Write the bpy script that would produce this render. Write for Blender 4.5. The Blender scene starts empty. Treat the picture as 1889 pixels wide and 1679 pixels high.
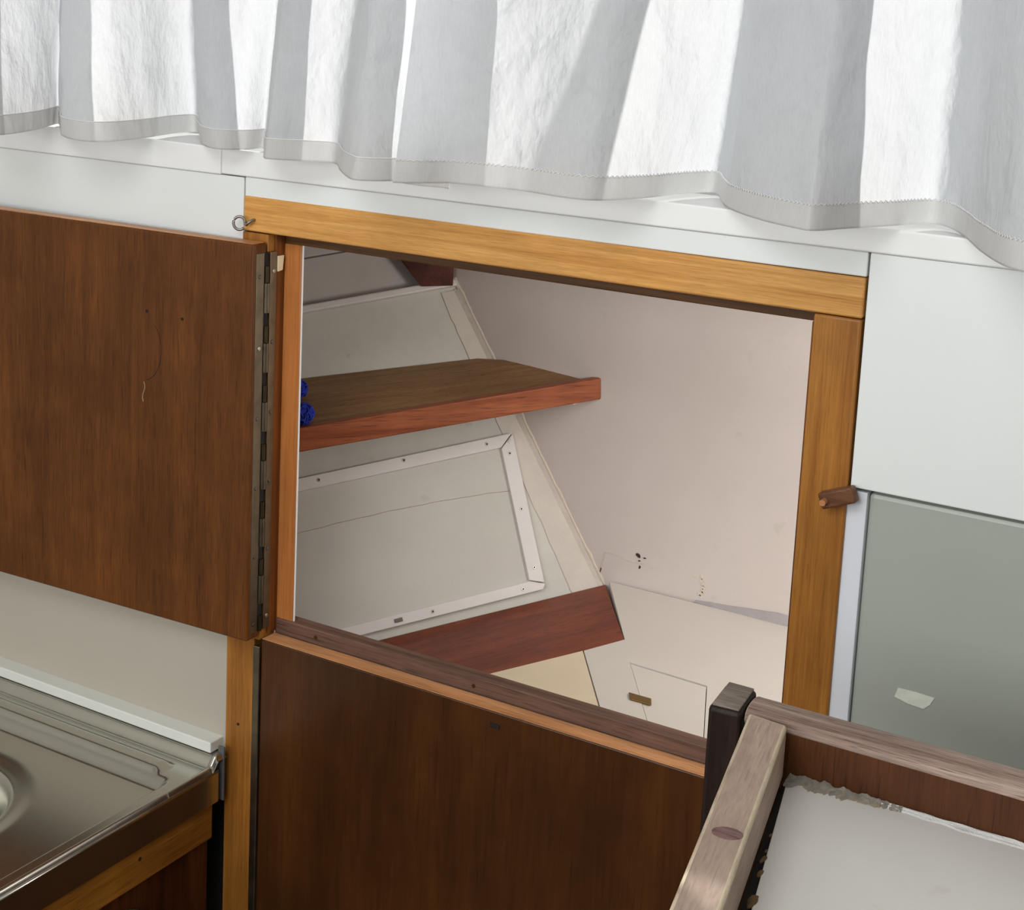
import bpy, bmesh, math, random
from mathutils import Vector as V, Matrix, noise as mnoise
random.seed(4)
S = bpy.context.scene
C = S.collection

# ------------------------------------------------------------------ camera
RX = V((.85994, .12446, -.49497)); RZ = V((.0471, -.9851, -.1656))   # world X / Z axes seen in camera space (right, down, forward)
RX.normalize(); RZ = (RZ - RX * RZ.dot(RX)).normalized(); RY = RZ.cross(RX)
FPX, PX, PY = 2838.93, 944., 500.
CAM = V((0, -1.15, 1.55))
cd = bpy.data.cameras.new('camera'); cam = bpy.data.objects.new('camera', cd); C.objects.link(cam)
right = V((RX.x, RY.x, RZ.x)); down = V((RX.y, RY.y, RZ.y)); fwd = V((RX.z, RY.z, RZ.z))
m = Matrix((right, -down, -fwd)).transposed().to_4x4(); m.translation = CAM
cam.matrix_world = m
cd.sensor_fit = 'HORIZONTAL'; cd.sensor_width = 36; cd.lens = 36 * FPX / 1889
cd.shift_x = (944.5 - PX) / 1889; cd.shift_y = -(839.5 - PY) / 1889
cd.clip_start = .02
S.camera = cam

# ------------------------------------------------------------------ world, sun, daylight, exposure
w = bpy.data.worlds.new('world'); S.world = w; w.use_nodes = True
bg = w.node_tree.nodes['Background']; bg.inputs[0].default_value = (.78, .89, 1, 1); bg.inputs[1].default_value = .16
S.view_settings.view_transform = 'Standard'; S.view_settings.look = 'None'
S.view_settings.exposure = 0; S.view_settings.gamma = 1; S.view_settings.use_curve_mapping = False

def lamp(name, kind, loc, aim, energy, color=(1, 1, 1), size=.5, size_y=None, angle=.009, spread=None):
    d = bpy.data.lights.new(name, kind); o = bpy.data.objects.new(name, d); C.objects.link(o)
    o.location = loc; o.rotation_euler = (V(aim) - V(loc)).to_track_quat('-Z', 'Y').to_euler()
    d.energy = energy; d.color = color
    if kind == 'AREA':
        d.shape = 'RECTANGLE'; d.size = size; d.size_y = size_y or size
    if kind == 'SUN': d.angle = angle
    return o
SUN = V((.80, -.52, -.34)).normalized()
lamp('sun', 'SUN', (-3, 3, 3), V((-3, 3, 3)) + SUN, 4.8, (1, .97, .92))
lamp('daylight_opposite_window', 'AREA', (-.80, -2.15, 1.58), (-.80, 0, 1.3), 19, (.975, .99, 1), 2.0, .6)
lamp('daylight_roof_hatch', 'AREA', (-.45, -1.05, 2.05), (-.45, -.6, .9), 9.5, (.97, .99, 1), .7, .7)
lamp('daylight_locker_hatch', 'AREA', (-.14, .22, 1.25), (-.95, .31, 1.10), 1.8, (1, .965, .925), .20, .18)  # fill lamp added inside the locker, unseen behind the right post

# ------------------------------------------------------------------ helpers
def ray(u, v):
    c = V(((u - PX) / FPX, (v - PY) / FPX, 1))
    return V((RX.dot(c), RY.dot(c), RZ.dot(c)))
def at(u, v, p, n):                       # where the sight line through a photo point meets a plane
    d = ray(u, v); p = V(p); n = V(n)
    return CAM + d * ((p - CAM).dot(n) / d.dot(n))

def put(o, parent=None):
    C.objects.link(o)
    if parent: o.parent = parent
    return o
def wloc(o):
    p = V((0, 0, 0))
    while o: p = p + o.location; o = o.parent
    return p
def mesh(name, verts, faces, mat, parent=None, bevel=0, seg=2, smooth=False, auto=None):
    vs = [V(v) for v in verts]
    lo = V([min(v[i] for v in vs) for i in range(3)]); hi = V([max(v[i] for v in vs) for i in range(3)])
    c = (lo + hi) / 2
    me = bpy.data.meshes.new(name)
    bm = bmesh.new()
    bv = [bm.verts.new(v - c) for v in vs]
    for f in faces:
        try: bm.faces.new([bv[i] for i in f])
        except ValueError: pass
    bmesh.ops.recalc_face_normals(bm, faces=bm.faces)
    soft = set()
    if bevel:
        ed = [e for e in bm.edges if len(e.link_faces) == 2 and e.calc_face_angle(0) > .3]
        res = bmesh.ops.bevel(bm, geom=ed, offset=bevel, segments=seg, profile=.5, affect='EDGES', clamp_overlap=True, material=1 if isinstance(mat, list) else -1)
        if seg > 2: soft = set(res['faces'])
    for f in bm.faces: f.smooth = smooth or f in soft
    bm.to_mesh(me); bm.free()
    for mt in (mat if isinstance(mat, list) else [mat]): me.materials.append(mt)
    o = bpy.data.objects.new(name, me)
    o.location = c - (wloc(parent) if parent else V((0, 0, 0)))
    return put(o, parent)
BF = [(0, 1, 2, 3), (7, 6, 5, 4), (0, 4, 5, 1), (1, 5, 6, 2), (2, 6, 7, 3), (3, 7, 4, 0)]
def box(name, x0, x1, y0, y1, z0, z1, mat, parent=None, bevel=.0008, seg=2):
    v = [(x0, y0, z0), (x1, y0, z0), (x1, y0, z1), (x0, y0, z1), (x0, y1, z0), (x1, y1, z0), (x1, y1, z1), (x0, y1, z1)]
    return mesh(name, v, BF, mat, parent, bevel, seg)
def prism(name, pts, vec, mat, parent=None, bevel=.0008, seg=2):
    n = len(pts); vec = V(vec)
    v = [V(p) for p in pts] + [V(p) + vec for p in pts]
    f = [tuple(range(n)), tuple(range(2 * n - 1, n - 1, -1))] + [(i, (i + 1) % n, (i + 1) % n + n, i + n) for i in range(n)]
    return mesh(name, v, f, mat, parent, bevel, seg)
def tube(pts, r, sides=8, closed=False):
    vs, fs = [], []
    n = len(pts)
    for i, p in enumerate(pts):
        p = V(p)
        a = V(pts[(i - 1) % n] if closed or i else pts[0]); b = V(pts[(i + 1) % n] if closed or i < n - 1 else pts[-1])
        t = (b - a).normalized()
        s = t.cross(V((0, 0, 1)) if abs(t.z) < .9 else V((1, 0, 0))).normalized(); q = t.cross(s)
        for k in range(sides):
            an = 2 * math.pi * k / sides
            vs.append(p + (s * math.cos(an) + q * math.sin(an)) * r)
    for i in range(n if closed else n - 1):
        j = (i + 1) % n
        for k in range(sides):
            l = (k + 1) % sides
            fs.append((i * sides + k, i * sides + l, j * sides + l, j * sides + k))
    if not closed:
        fs.append(tuple(range(sides))); fs.append(tuple((n - 1) * sides + k for k in range(sides)))
    return vs, fs
def disc(name, c, nrm, r, t, mat, parent=None, sides=14, stretch=None, bevel=.0004):
    nrm = V(nrm).normalized(); a = nrm.orthogonal().normalized(); b = nrm.cross(a)
    if stretch: a = V(stretch[0]).normalized(); b = nrm.cross(a).normalized()
    ra, rb = (r, r) if not stretch else (r * stretch[1], r)
    pts = [V(c) + a * math.cos(2 * math.pi * k / sides) * ra + b * math.sin(2 * math.pi * k / sides) * rb for k in range(sides)]
    return prism(name, pts, nrm * t, mat, parent, bevel)
def thing(name, label, cat, loc, group=None):
    o = bpy.data.objects.new(name, None); o.empty_display_size = .02; o.location = loc
    o['label'] = label; o['category'] = cat
    if group: o['group'] = group
    return put(o)
def tag(o, label, cat, group=None):
    o['label'] = label; o['category'] = cat
    if group: o['group'] = group
    return o
def struct(o): o['kind'] = 'structure'; return o
def root(name, loc=(0, 0, 0)):
    o = bpy.data.objects.new(name, None); o.empty_display_size = .02; o.location = loc; o['kind'] = 'structure'
    return put(o)

# ------------------------------------------------------------------ materials
def srgb(r, g, b):
    f = lambda c: (c / 255 / 12.92) if c < 10 else (((c / 255) + .055) / 1.055) ** 2.4
    return (f(r), f(g), f(b), 1)
class N:
    def __init__(s, name):
        s.m = bpy.data.materials.new(name); s.m.use_nodes = True; s.t = s.m.node_tree
        s.b = s.t.nodes['Principled BSDF']; s.out = s.t.nodes['Material Output']
    def n(s, ty, **kw):
        o = s.t.nodes.new(ty)
        for k, v in kw.items():
            if k.startswith('i_'):
                key = k[2:]; key = int(key) if key.isdigit() else key.replace('_', ' ')
                o.inputs[key].default_value = v
            else: setattr(o, k, v)
        return o
    def l(s, a, b): s.t.links.new(a, b)
    def coords(s, scale=(1, 1, 1), rot=(0, 0, 0), rnd=True):
        tc = s.n('ShaderNodeTexCoord'); mp = s.n('ShaderNodeMapping')
        if any(rot):                                               # turn first, then stretch along the grain
            mp.vector_type = 'TEXTURE'; scale = tuple(1 / c for c in scale)
        mp.inputs['Scale'].default_value = scale; mp.inputs['Rotation'].default_value = rot
        if rnd:
            oi = s.n('ShaderNodeObjectInfo'); mu = s.n('ShaderNodeMath', operation='MULTIPLY', i_1=7.3)
            s.l(oi.outputs['Random'], mu.inputs[0]); ad = s.n('ShaderNodeVectorMath', operation='ADD')
            s.l(tc.outputs['Object'], ad.inputs[0]); s.l(mu.outputs[0], ad.inputs[1]); s.l(ad.outputs[0], mp.inputs['Vector'])
        else: s.l(tc.outputs['Object'], mp.inputs['Vector'])
        return mp.outputs[0]
    def noise(s, vec, scale=1, detail=6, rough=.6, dist=0):
        o = s.n('ShaderNodeTexNoise', i_Scale=scale, i_Detail=detail, i_Roughness=rough, i_Distortion=dist)
        s.l(vec, o.inputs['Vector']); return o.outputs[0]
    def ramp(s, fac, stops):
        o = s.n('ShaderNodeValToRGB'); e = o.color_ramp.elements
        while len(e) < len(stops): e.new(.5)
        for k, (p, c) in enumerate(stops): e[k].position = p; e[k].color = c if len(c) == 4 else (*c, 1)
        s.l(fac, o.inputs[0]); return o.outputs[0]
    def mix(s, fac, a, b, mode='MIX'):
        o = s.n('ShaderNodeMix', data_type='RGBA', blend_type=mode)
        for val, idx in ((fac, 0), (a, 6), (b, 7)):
            if hasattr(val, 'links'): s.l(val, o.inputs[idx])
            else: o.inputs[idx].default_value = val
        return o.outputs[2]
    def bump(s, h, strength=.2, dist=.001):
        o = s.n('ShaderNodeBump', i_Strength=strength, i_Distance=dist); s.l(h, o.inputs['Height'])
        s.l(o.outputs[0], s.b.inputs['Normal']); return o
def bw(v): return (v, v, v, 1)

def wood(name, dark, mid, light, axis='X', rot=(0, 0, 0), g=70, rough=.42, coat=.25, stretch=.05, streak=.3, blotch=.35, wear=None, pores=.25, wearw=.003, spec=.22):
    k = N(name)
    sc = lambda f: tuple(f * (stretch if a == axis else 1) for a in 'XYZ')
    v1 = k.coords(sc(g), rot); a = k.noise(v1, 1, 5, .6, .6)
    col = k.ramp(a, [(.28, dark), (.5, mid), (.74, light)])
    v2 = k.coords(sc(g * 9), rot); b = k.noise(v2, 1, 3, .6)
    st = k.ramp(b, [(.3, bw(1 - streak)), (.62, bw(1.06))])
    col = k.mix(1.0, col, st, 'MULTIPLY')
    if pores:
        sp = tuple(g * 14 * (.035 if x == axis else 1) for x in 'XYZ')
        v3 = k.coords(sp, rot); p = k.ramp(k.noise(v3, 1, 1, .4), [(.30, bw(1 - pores * 1.6)), (.40, bw(1))])
        col = k.mix(1.0, col, p, 'MULTIPLY')
    v4 = k.coords((9, 9, 9)); bl = k.ramp(k.noise(v4, 1, 3, .55), [(.3, bw(1 - blotch)), (.7, bw(1.1))])
    col = k.mix(1.0, col, bl, 'MULTIPLY')
    if wear:
        be = k.n('ShaderNodeBevel', samples=6); be.inputs['Radius'].default_value = wearw
        ge = k.n('ShaderNodeNewGeometry'); dt = k.n('ShaderNodeVectorMath', operation='DOT_PRODUCT')
        k.l(be.outputs[0], dt.inputs[0]); k.l(ge.outputs['Normal'], dt.inputs[1])
        v5 = k.coords((120, 120, 120)); nn = k.noise(v5, 1, 4, .7)
        ad = k.n('ShaderNodeMath', operation='MULTIPLY_ADD', i_1=.10, i_2=-.05); k.l(nn, ad.inputs[0])
        su = k.n('ShaderNodeMath', operation='ADD'); k.l(dt.outputs['Value'], su.inputs[0]); k.l(ad.outputs[0], su.inputs[1])
        f = k.ramp(su.outputs[0], [(.90, bw(1)), (.975, bw(0))])
        col = k.mix(f, col, wear)
    k.l(col, k.b.inputs['Base Color'])
    k.b.inputs['Roughness'].default_value = rough
    k.b.inputs['Coat Weight'].default_value = coat * .5; k.b.inputs['Coat Roughness'].default_value = .22
    k.b.inputs['Specular IOR Level'].default_value = spec
    k.bump(b, .12, .0006)
    return k.m

def paint(name, col, var=.06, rough=.5, bumpy=.05, scale=14, spots=None, coat=0, metal=0):
    k = N(name)
    c2 = tuple(c * (1 - var) for c in col[:3]) + (1,); c3 = tuple(min(1, c * (1 + var)) for c in col[:3]) + (1,)
    v = k.coords((scale,) * 3); n = k.noise(v, 1, 5, .6)
    c = k.ramp(n, [(.3, c2), (.7, c3)])
    if spots:
        v2 = k.coords((spots[1],) * 3); f = k.ramp(k.noise(v2, 1, 3, .5), [(.69, bw(0)), (.76, bw(spots[2]))])
        c = k.mix(f, c, spots[0])
    k.l(c, k.b.inputs['Base Color']); k.b.inputs['Roughness'].default_value = rough
    k.b.inputs['Coat Weight'].default_value = coat; k.b.inputs['Metallic'].default_value = metal
    v3 = k.coords((scale * 9,) * 3)
    k.bump(k.noise(v3, 1, 3, .6), bumpy, .002)
    return k.m

def metal(name, col, rough=.3, brushed=None, var=.08):
    k = N(name)
    v = k.coords(brushed or (60, 60, 60)); n = k.noise(v, 1, 4, .6)
    a = tuple(c * (1 - var) for c in col[:3]) + (1,)
    k.l(k.ramp(n, [(.3, a), (.7, col)]), k.b.inputs['Base Color'])
    k.b.inputs['Metallic'].default_value = 1
    r = k.n('ShaderNodeMapRange'); r.inputs['To Min'].default_value = rough * .85; r.inputs['To Max'].default_value = rough * 1.15
    k.l(n, r.inputs['Value']); k.l(r.outputs[0], k.b.inputs['Roughness'])
    return k.m

def cloth(name, col, trans=.5, bumps=.5):
    k = N(name)
    v = k.coords((1, 1, 1), rnd=False)
    cr = k.noise(k.coords((26, 26, 18), rnd=False), 1, 4, .5, .1)
    wv = k.n('ShaderNodeTexWave', wave_type='BANDS', bands_direction='X', i_Scale=420.0, i_Distortion=1.2)
    k.l(v, wv.inputs['Vector'])
    wz = k.n('ShaderNodeTexWave', wave_type='BANDS', bands_direction='Z', i_Scale=380.0, i_Distortion=1.2)
    k.l(v, wz.inputs['Vector'])
    ad = k.n('ShaderNodeMath', operation='ADD'); k.l(wv.outputs['Fac'], ad.inputs[0]); k.l(wz.outputs['Fac'], ad.inputs[1])
    b1 = k.n('ShaderNodeBump', i_Strength=bumps, i_Distance=.020); k.l(cr, b1.inputs['Height'])
    b2 = k.n('ShaderNodeBump', i_Strength=.12, i_Distance=.0004); k.l(ad.outputs[0], b2.inputs['Height']); k.l(b1.outputs[0], b2.inputs['Normal'])
    cc = k.ramp(k.noise(k.coords((900, 900, 70), rnd=False), 1, 2, .5), [(.3, tuple(c * .95 for c in col[:3]) + (1,)), (.7, col)])
    d = k.n('ShaderNodeBsdfDiffuse'); t = k.n('ShaderNodeBsdfTranslucent'); mx = k.n('ShaderNodeMixShader', i_0=trans)
    for s in (d, t): k.l(cc, s.inputs['Color']); k.l(b2.outputs[0], s.inputs['Normal'])
    k.l(d.outputs[0], mx.inputs[1]); k.l(t.outputs[0], mx.inputs[2]); k.l(mx.outputs[0], k.out.inputs['Surface'])
    return k.m

M = {}
M['white_laminate'] = paint('white_laminate', srgb(231, 235, 234), .012, .38, .015, 8)
M['cream_laminate'] = paint('cream_laminate', srgb(184, 177, 164), .02, .45, .02, 8)  # darkened: shade below the open door is put into this colour
M['white_coaming'] = paint('white_coaming', srgb(238, 239, 238), .015, .4, .02, 10)
M['grey_panel'] = paint('grey_panel', srgb(168, 173, 164), .02, .3, .015, 7)
M['edge_strip'] = paint('edge_strip', srgb(222, 225, 232), .01, .4, .01)
M['hull_paint'] = paint('hull_paint', srgb(205, 202, 192), .05, .5, .12, 22, (srgb(150, 128, 100), 30, .5))
M['hull_upper'] = paint('hull_upper', srgb(200, 192, 187), .05, .5, .1, 20)
M['bulkhead_paint'] = paint('bulkhead_paint', srgb(214, 202, 195), .02, .5, .08, 14, (srgb(170, 158, 146), 45, .15))
M['tape_band'] = paint('tape_band', srgb(212, 202, 190), .05, .55, .35, 26)
M['frame_white'] = paint('frame_white', srgb(226, 220, 216), .03, .42, .05, 40, (srgb(150, 135, 120), 70, .5))
M['panel_grey'] = paint('panel_grey', srgb(202, 197, 188), .04, .5, .08, 12, (srgb(165, 152, 135), 38, .2))
M['bunk_paint'] = paint('bunk_paint', srgb(219, 212, 203), .02, .45, .04, 12)
M['bunk_yellow'] = paint('bunk_yellow', srgb(230, 213, 184), .04, .45, .05, 16)
M['seam'] = paint('seam', srgb(120, 112, 92), .1, .7, .1, 60)
M['flake'] = paint('flake', srgb(228, 214, 196), .05, .7, .5, 200)
M['crack'] = paint('crack', srgb(176, 152, 140), .15, .7, .2, 90)
M['scuff'] = paint('scuff', srgb(150, 124, 100), .2, .7, .2, 200)
M['rot'] = paint('rot', srgb(60, 48, 40), .2, .8, .5, 200)
M['sealant'] = paint('sealant', srgb(168, 160, 160), .06, .5, .3, 60)
M['honey'] = wood('honey', srgb(176, 116, 50), srgb(208, 150, 78), srgb(226, 172, 100), 'X', g=150, stretch=.025, streak=.18, blotch=.12, rough=.4, coat=.35, pores=.12)
M['honey_v'] = wood('honey_v', srgb(138, 86, 32), srgb(160, 104, 42), srgb(180, 124, 56), 'Z', g=110, stretch=.03, streak=.16, blotch=.26, rough=.38, coat=.4, pores=.1)
M['orange_v'] = wood('orange_v', srgb(166, 100, 48), srgb(196, 124, 66), srgb(212, 144, 86), 'Z', g=60, stretch=.03, streak=.12, blotch=.15, rough=.4, coat=.3, pores=.08)
M['red_brown_v'] = wood('red_brown_v', srgb(84, 44, 14), srgb(116, 64, 24), srgb(140, 84, 38), 'Z', g=60, stretch=.03, streak=.2, blotch=.25, coat=.3, pores=.1)
M['lip_x'] = wood('lip_x', srgb(78, 50, 26), srgb(106, 72, 40), srgb(126, 88, 52), 'X', g=60, stretch=.03, streak=.2, blotch=.2, coat=.2, pores=.1)
M['door_ply'] = wood('door_ply', srgb(92, 50, 14), srgb(106, 60, 20), srgb(120, 70, 26), 'Z', g=60, stretch=.07, streak=.22, blotch=.32, rough=.5, coat=.04, pores=.22)
M['flap_ply'] = wood('flap_ply', srgb(62, 34, 12), srgb(74, 42, 17), srgb(90, 54, 22), 'Z', g=24, stretch=.10, streak=.12, blotch=.3, rough=.36, coat=.35, pores=.12)
M['edge_wood'] = wood('edge_wood', srgb(168, 112, 70), srgb(200, 142, 96), srgb(214, 160, 116), 'X', g=80, stretch=.03, streak=.2, blotch=.15, coat=.1)
M['sill_wood'] = wood('sill_wood', srgb(92, 66, 54), srgb(118, 88, 74), srgb(136, 104, 88), 'X', g=70, stretch=.03, streak=.18, blotch=.25, rough=.5, coat=.15)
RH = (0, 0, math.radians(51.3))
M['shelf_top'] = wood('shelf_top', srgb(134, 98, 62), srgb(152, 114, 76), srgb(168, 130, 90), 'X', RH, g=110, stretch=.035, streak=.2, blotch=.15, rough=.5, coat=.05)
M['mahogany'] = wood('mahogany', srgb(136, 68, 40), srgb(166, 92, 58), srgb(184, 110, 72), 'X', RH, g=50, stretch=.05, streak=.2, blotch=.25, rough=.45, coat=.2)
M['mahogany_dark'] = wood('mahogany_dark', srgb(112, 48, 26), srgb(134, 63, 38), srgb(148, 76, 46), 'X', RH, g=40, stretch=.06, streak=.12, blotch=.2, rough=.45, coat=.2)
M['beam_red'] = wood('beam_red', srgb(76, 32, 20), srgb(96, 44, 30), srgb(108, 54, 38), 'X', g=50, blotch=.2)
M['galley_rail'] = wood('galley_rail', srgb(130, 80, 22), srgb(164, 106, 38), srgb(184, 126, 54), 'Y', g=60, stretch=.04, streak=.2, blotch=.3, coat=.35)
M['galley_dark'] = wood('galley_dark', srgb(56, 26, 12), srgb(84, 42, 20), srgb(104, 54, 26), 'Z', g=40, blotch=.3, coat=.3)
M['worn_rail'] = wood('worn_rail', srgb(156, 134, 119), srgb(170, 148, 133), srgb(182, 161, 145), 'Y', (0, 0, math.radians(12)), g=60, stretch=.14, streak=.12, blotch=.22, rough=.6, coat=0, pores=.12)
M['worn_edge'] = wood('worn_edge', srgb(150, 128, 108), srgb(206, 188, 162), srgb(228, 212, 188), 'Y', (0, 0, math.radians(12)), g=120, stretch=.12, streak=.15, blotch=.2, rough=.65, coat=0, pores=.1)
M['worn_cap'] = wood('worn_cap', srgb(116, 92, 82), srgb(160, 136, 124), srgb(200, 184, 170), 'X', g=110, stretch=.03, streak=.35, blotch=.25, rough=.65, coat=0, wear=srgb(196, 180, 164), pores=.3, wearw=.002)
M['tray_board'] = wood('tray_board', srgb(72, 40, 18), srgb(84, 48, 23), srgb(96, 57, 28), 'Z', g=60, stretch=.06, streak=.14, blotch=.3, rough=.55, coat=.05)
M['post_dark'] = wood('post_dark', srgb(30, 20, 17), srgb(40, 27, 22), srgb(54, 38, 32), 'Z', g=70, stretch=.05, streak=.25, blotch=.3, rough=.5, coat=.05)
M['post_cap'] = wood('post_cap', srgb(90, 78, 70), srgb(124, 112, 102), srgb(150, 138, 128), 'X', g=120, stretch=.05, streak=.35, blotch=.2, rough=.6, coat=0)
M['plug_wood'] = wood('plug_wood', srgb(96, 64, 64), srgb(130, 96, 94), srgb(160, 128, 124), 'X', g=120, stretch=.1, streak=.3)
M['turn_wood'] = wood('turn_wood', srgb(92, 58, 38), srgb(112, 74, 52), srgb(130, 90, 66), 'X', g=130, stretch=.06, streak=.3, coat=.1)
M['tray_top'] = paint('tray_top', srgb(209, 206, 200), .03, .4, .03, 9, (srgb(168, 150, 130), 22, .25))
M['grime'] = paint('grime', srgb(150, 144, 134), .3, .85, .8, 160)
M['caulk'] = paint('caulk', srgb(205, 204, 200), .06, .6, .5, 120)
M['crust_pale'] = paint('crust_pale', srgb(166, 152, 132), .25, .9, .8, 160)
M['crust'] = paint('crust', srgb(112, 84, 46), .35, .8, .8, 200)
M['steel'] = metal('steel', srgb(196, 195, 186), .23, (60, 60, 60), .03)
M['steel_dull'] = metal('steel_dull', srgb(150, 148, 144), .4)
M['hinge_bronze'] = metal('hinge_bronze', srgb(128, 118, 100), .42, None, .3)
M['hinge_dark'] = metal('hinge_dark', srgb(84, 74, 54), .5, None, .3)
M['screw_metal'] = metal('screw_metal', srgb(190, 186, 178), .35)
M['screw_dark'] = metal('screw_dark', srgb(110, 104, 96), .45)
M['brass'] = metal('brass', srgb(150, 122, 70), .38)
M['white_plastic'] = paint('white_plastic', srgb(226, 228, 222), .01, .35, .01)
M['grey_plastic'] = paint('grey_plastic', srgb(92, 92, 94), .03, .5, .03)
M['cream_plastic'] = paint('cream_plastic', srgb(232, 214, 176), .03, .5, .03, 60)
M['black_gap'] = paint('black_gap', srgb(26, 22, 20), .1, .9, .05)
M['blue_yarn'] = paint('blue_yarn', srgb(44, 66, 196), .35, .85, .6, 400)
M['tape'] = paint('tape', srgb(222, 226, 212), .08, .6, .3, 120)
M['curtain'] = cloth('curtain', srgb(231, 233, 236), .56, .6)
M['curtain_hem'] = cloth('curtain_hem', srgb(232, 231, 229), .46, .25)
M['thread'] = cloth('thread', srgb(255, 255, 255), .25, 0)
M['ceiling'] = paint('ceiling', srgb(232, 231, 226), .02, .6, .03)
M['sole'] = wood('sole', srgb(80, 50, 26), srgb(120, 80, 46), srgb(140, 96, 58), 'X', g=30)
M['cushion'] = paint('room_wall', srgb(222, 218, 210), .05, .7, .1)
M['deck'] = paint('deck', srgb(225, 225, 220), .03, .6, .1)
gk = N('window_glass')
gt = gk.n('ShaderNodeBsdfTransparent'); gg = gk.n('ShaderNodeBsdfGlossy', i_Roughness=.02); gm = gk.n('ShaderNodeMixShader', i_0=.06)
gt.inputs[0].default_value = (.97, .97, .97, 1)
gk.l(gt.outputs[0], gm.inputs[1]); gk.l(gg.outputs[0], gm.inputs[2]); gk.l(gm.outputs[0], gk.out.inputs['Surface'])
M['glass'] = gk.m

# ------------------------------------------------------------------ the cabin shell
struct(box('floor', -1.95, .95, -2.35, .05, -.03, 0, M['sole']))
struct(box('ceiling', -1.95, .95, -2.35, .17, 2.10, 2.14, M['ceiling']))
struct(box('wall_left', -1.95, -1.91, -2.35, .17, 0, 2.10, M['cushion']))
struct(box('wall_right', .91, .95, -2.35, .17, 0, 2.10, M['cushion']))
struct(box('wall_rear', -1.91, .91, -2.35, -2.31, 0, 2.10, M['cushion']))

# front bulkhead: laminate panels with open joints between them
wf = root('wall_front', (0, .01, .3))
G = .0008
def panel(x0, x1, z0, z1, mat, y=.0015, th=.0165, name='panel', bevel=.001): return box(name, x0, x1, y, y + th, z0, z1, mat, wf, bevel)
panel(-1.90, -.972 - G, .914, 1.3800, M['white_laminate'])
panel(-1.90, -.983 - G, .735, .913, M['cream_laminate'])
panel(-.972 + G, -.351 - G, 1.3615, 1.3809, M['white_laminate'])
panel(-.351 + G, .90, 1.1935, 1.3809, M['white_laminate'])
panel(-.3365, .90, .30, 1.1905, M['grey_panel'], .0075, .0105, 'recessed_panel', .004)
box('edge_strip', -.3525, -.3365, .0035, .018, .30, 1.1905, M['edge_strip'], wf, .0006)
box('backing_board', -1.90, -.9835, .0185, .03, 0, 1.379, M['black_gap'], wf, 0)
box('backing_board', -.352, .90, .0185, .03, 0, 1.379, M['black_gap'], wf, 0)
box('backing_board', -.985, -.352, .0185, .03, 1.363, 1.379, M['black_gap'], wf, 0)
box('backing_board', -1.90, .90, .0185, .03, 0, .30, M['black_gap'], wf, 0)
# wall above the window and beside it
box('window_head', -1.91, .91, .12, .16, 1.90, 2.10, M['white_laminate'], wf)
box('window_jamb', -1.91, -1.80, .12, .16, 1.40, 1.90, M['white_laminate'], wf)
box('window_jamb', .70, .91, .12, .16, 1.40, 1.90, M['white_laminate'], wf)

def ledge_z(x): return 1.4078 - .0072 * (x + 1.1) / .82
def coaming(name, x0, x1, zb):
    pts = [(x0, -.001, zb), (x1, -.001, zb), (x1, -.001, ledge_z(x1)), (x0, -.001, ledge_z(x0))]
    return struct(prism(name, pts, (0, .162, 0), M['white_coaming'], None, .0015, 3))
coaming('trim_1', -1.90, -1.0005, 1.3803)
coaming('trim_2', -1.0, .90, 1.3812)

wn = root('window_1', (-.5, .14, 1.40))
box('pane', -1.77, .67, .138, .142, 1.435, 1.87, M['glass'], wn, 0)
box('frame', -1.80, .70, .130, .150, 1.4075, 1.437, M['white_coaming'], wn)
box('frame', -1.80, .70, .130, .150, 1.868, 1.90, M['white_coaming'], wn)
box('frame', -1.80, -1.768, .130, .150, 1.437, 1.868, M['white_coaming'], wn)
prism('mullion', [(-.966, .131, 1.437), (-.924, .131, 1.437), (-.754, .131, 1.868), (-.796, .131, 1.868)], (0, .018, 0), M['white_coaming'], wn)
box('frame', .668, .70, .130, .150, 1.437, 1.868, M['white_coaming'], wn)

# ------------------------------------------------------------------ inside of the locker: hull, partition, deck
HA = V((-1.0116, .45, 1.2115)); HH = V((.6175, .7717, .1524)); HS = V((.4309, -.1697, -.8863)); HN = V((-.6581, .6129, -.4373))
def hp(l, s, o=0): return HA + HH * l + HS * s - HN * o          # o: towards the locker
def hl0(s): return (.034 - .45 + .1697 * s) / .7717                # where the hull meets the bulkhead
def hl1(s): return .0025 + .2217 * s                               # where it meets the partition
hull = root('wall_hull', hp(-.2, .2))
def hquad(name, s0, s1, o, th, mat, la=None, lb=None, bevel=.001):
    pts = [hp(la if la is not None else hl0(s0), s0, o), hp(lb if lb is not None else hl1(s0), s0, o),
           hp(lb if lb is not None else hl1(s1), s1, o), hp(la if la is not None else hl0(s1), s1, o)]
    return prism(name, pts, HN * th, mat, hull, bevel)
hquad('plank', -.175, -.068, -.006, .012, M['hull_upper'])
hquad('plank', -.0665, -.001, -.008, .012, M['hull_upper'])
hquad('plank', .0, .60, 0, .012, M['hull_paint'])
hquad('batten', -.0055, .0035, .009, .014, M['frame_white'], bevel=.002)
# glass tape bonding the hull to the partition
tv, tf = [], []
ns_ = 46
for i in range(ns_ + 1):
    s = .008 + (.405 - .008) * i / ns_
    wob = .0022 * mnoise.noise(V((s * 40, 0, 3))) + .0012 * mnoise.noise(V((s * 110, 4, 0)))
    inner = -.0215 + (.0705) * (s / .39) + wob
    outer = hl1(s)
    for k, (l, o) in enumerate(((inner, 0), (inner + .0008, .0016), ((inner + outer) / 2, .002), (outer - .006, .0022), (outer - .0008, .006 + wob))):
        tv.append(hp(l, s, o))
for i in range(ns_):
    for k in range(4):
        a = i * 5 + k; tf.append((a, a + 1, a + 6, a + 5))
tb = mesh('bonding_tape', tv, tf, M['tape_band'], hull, smooth=False)

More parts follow.
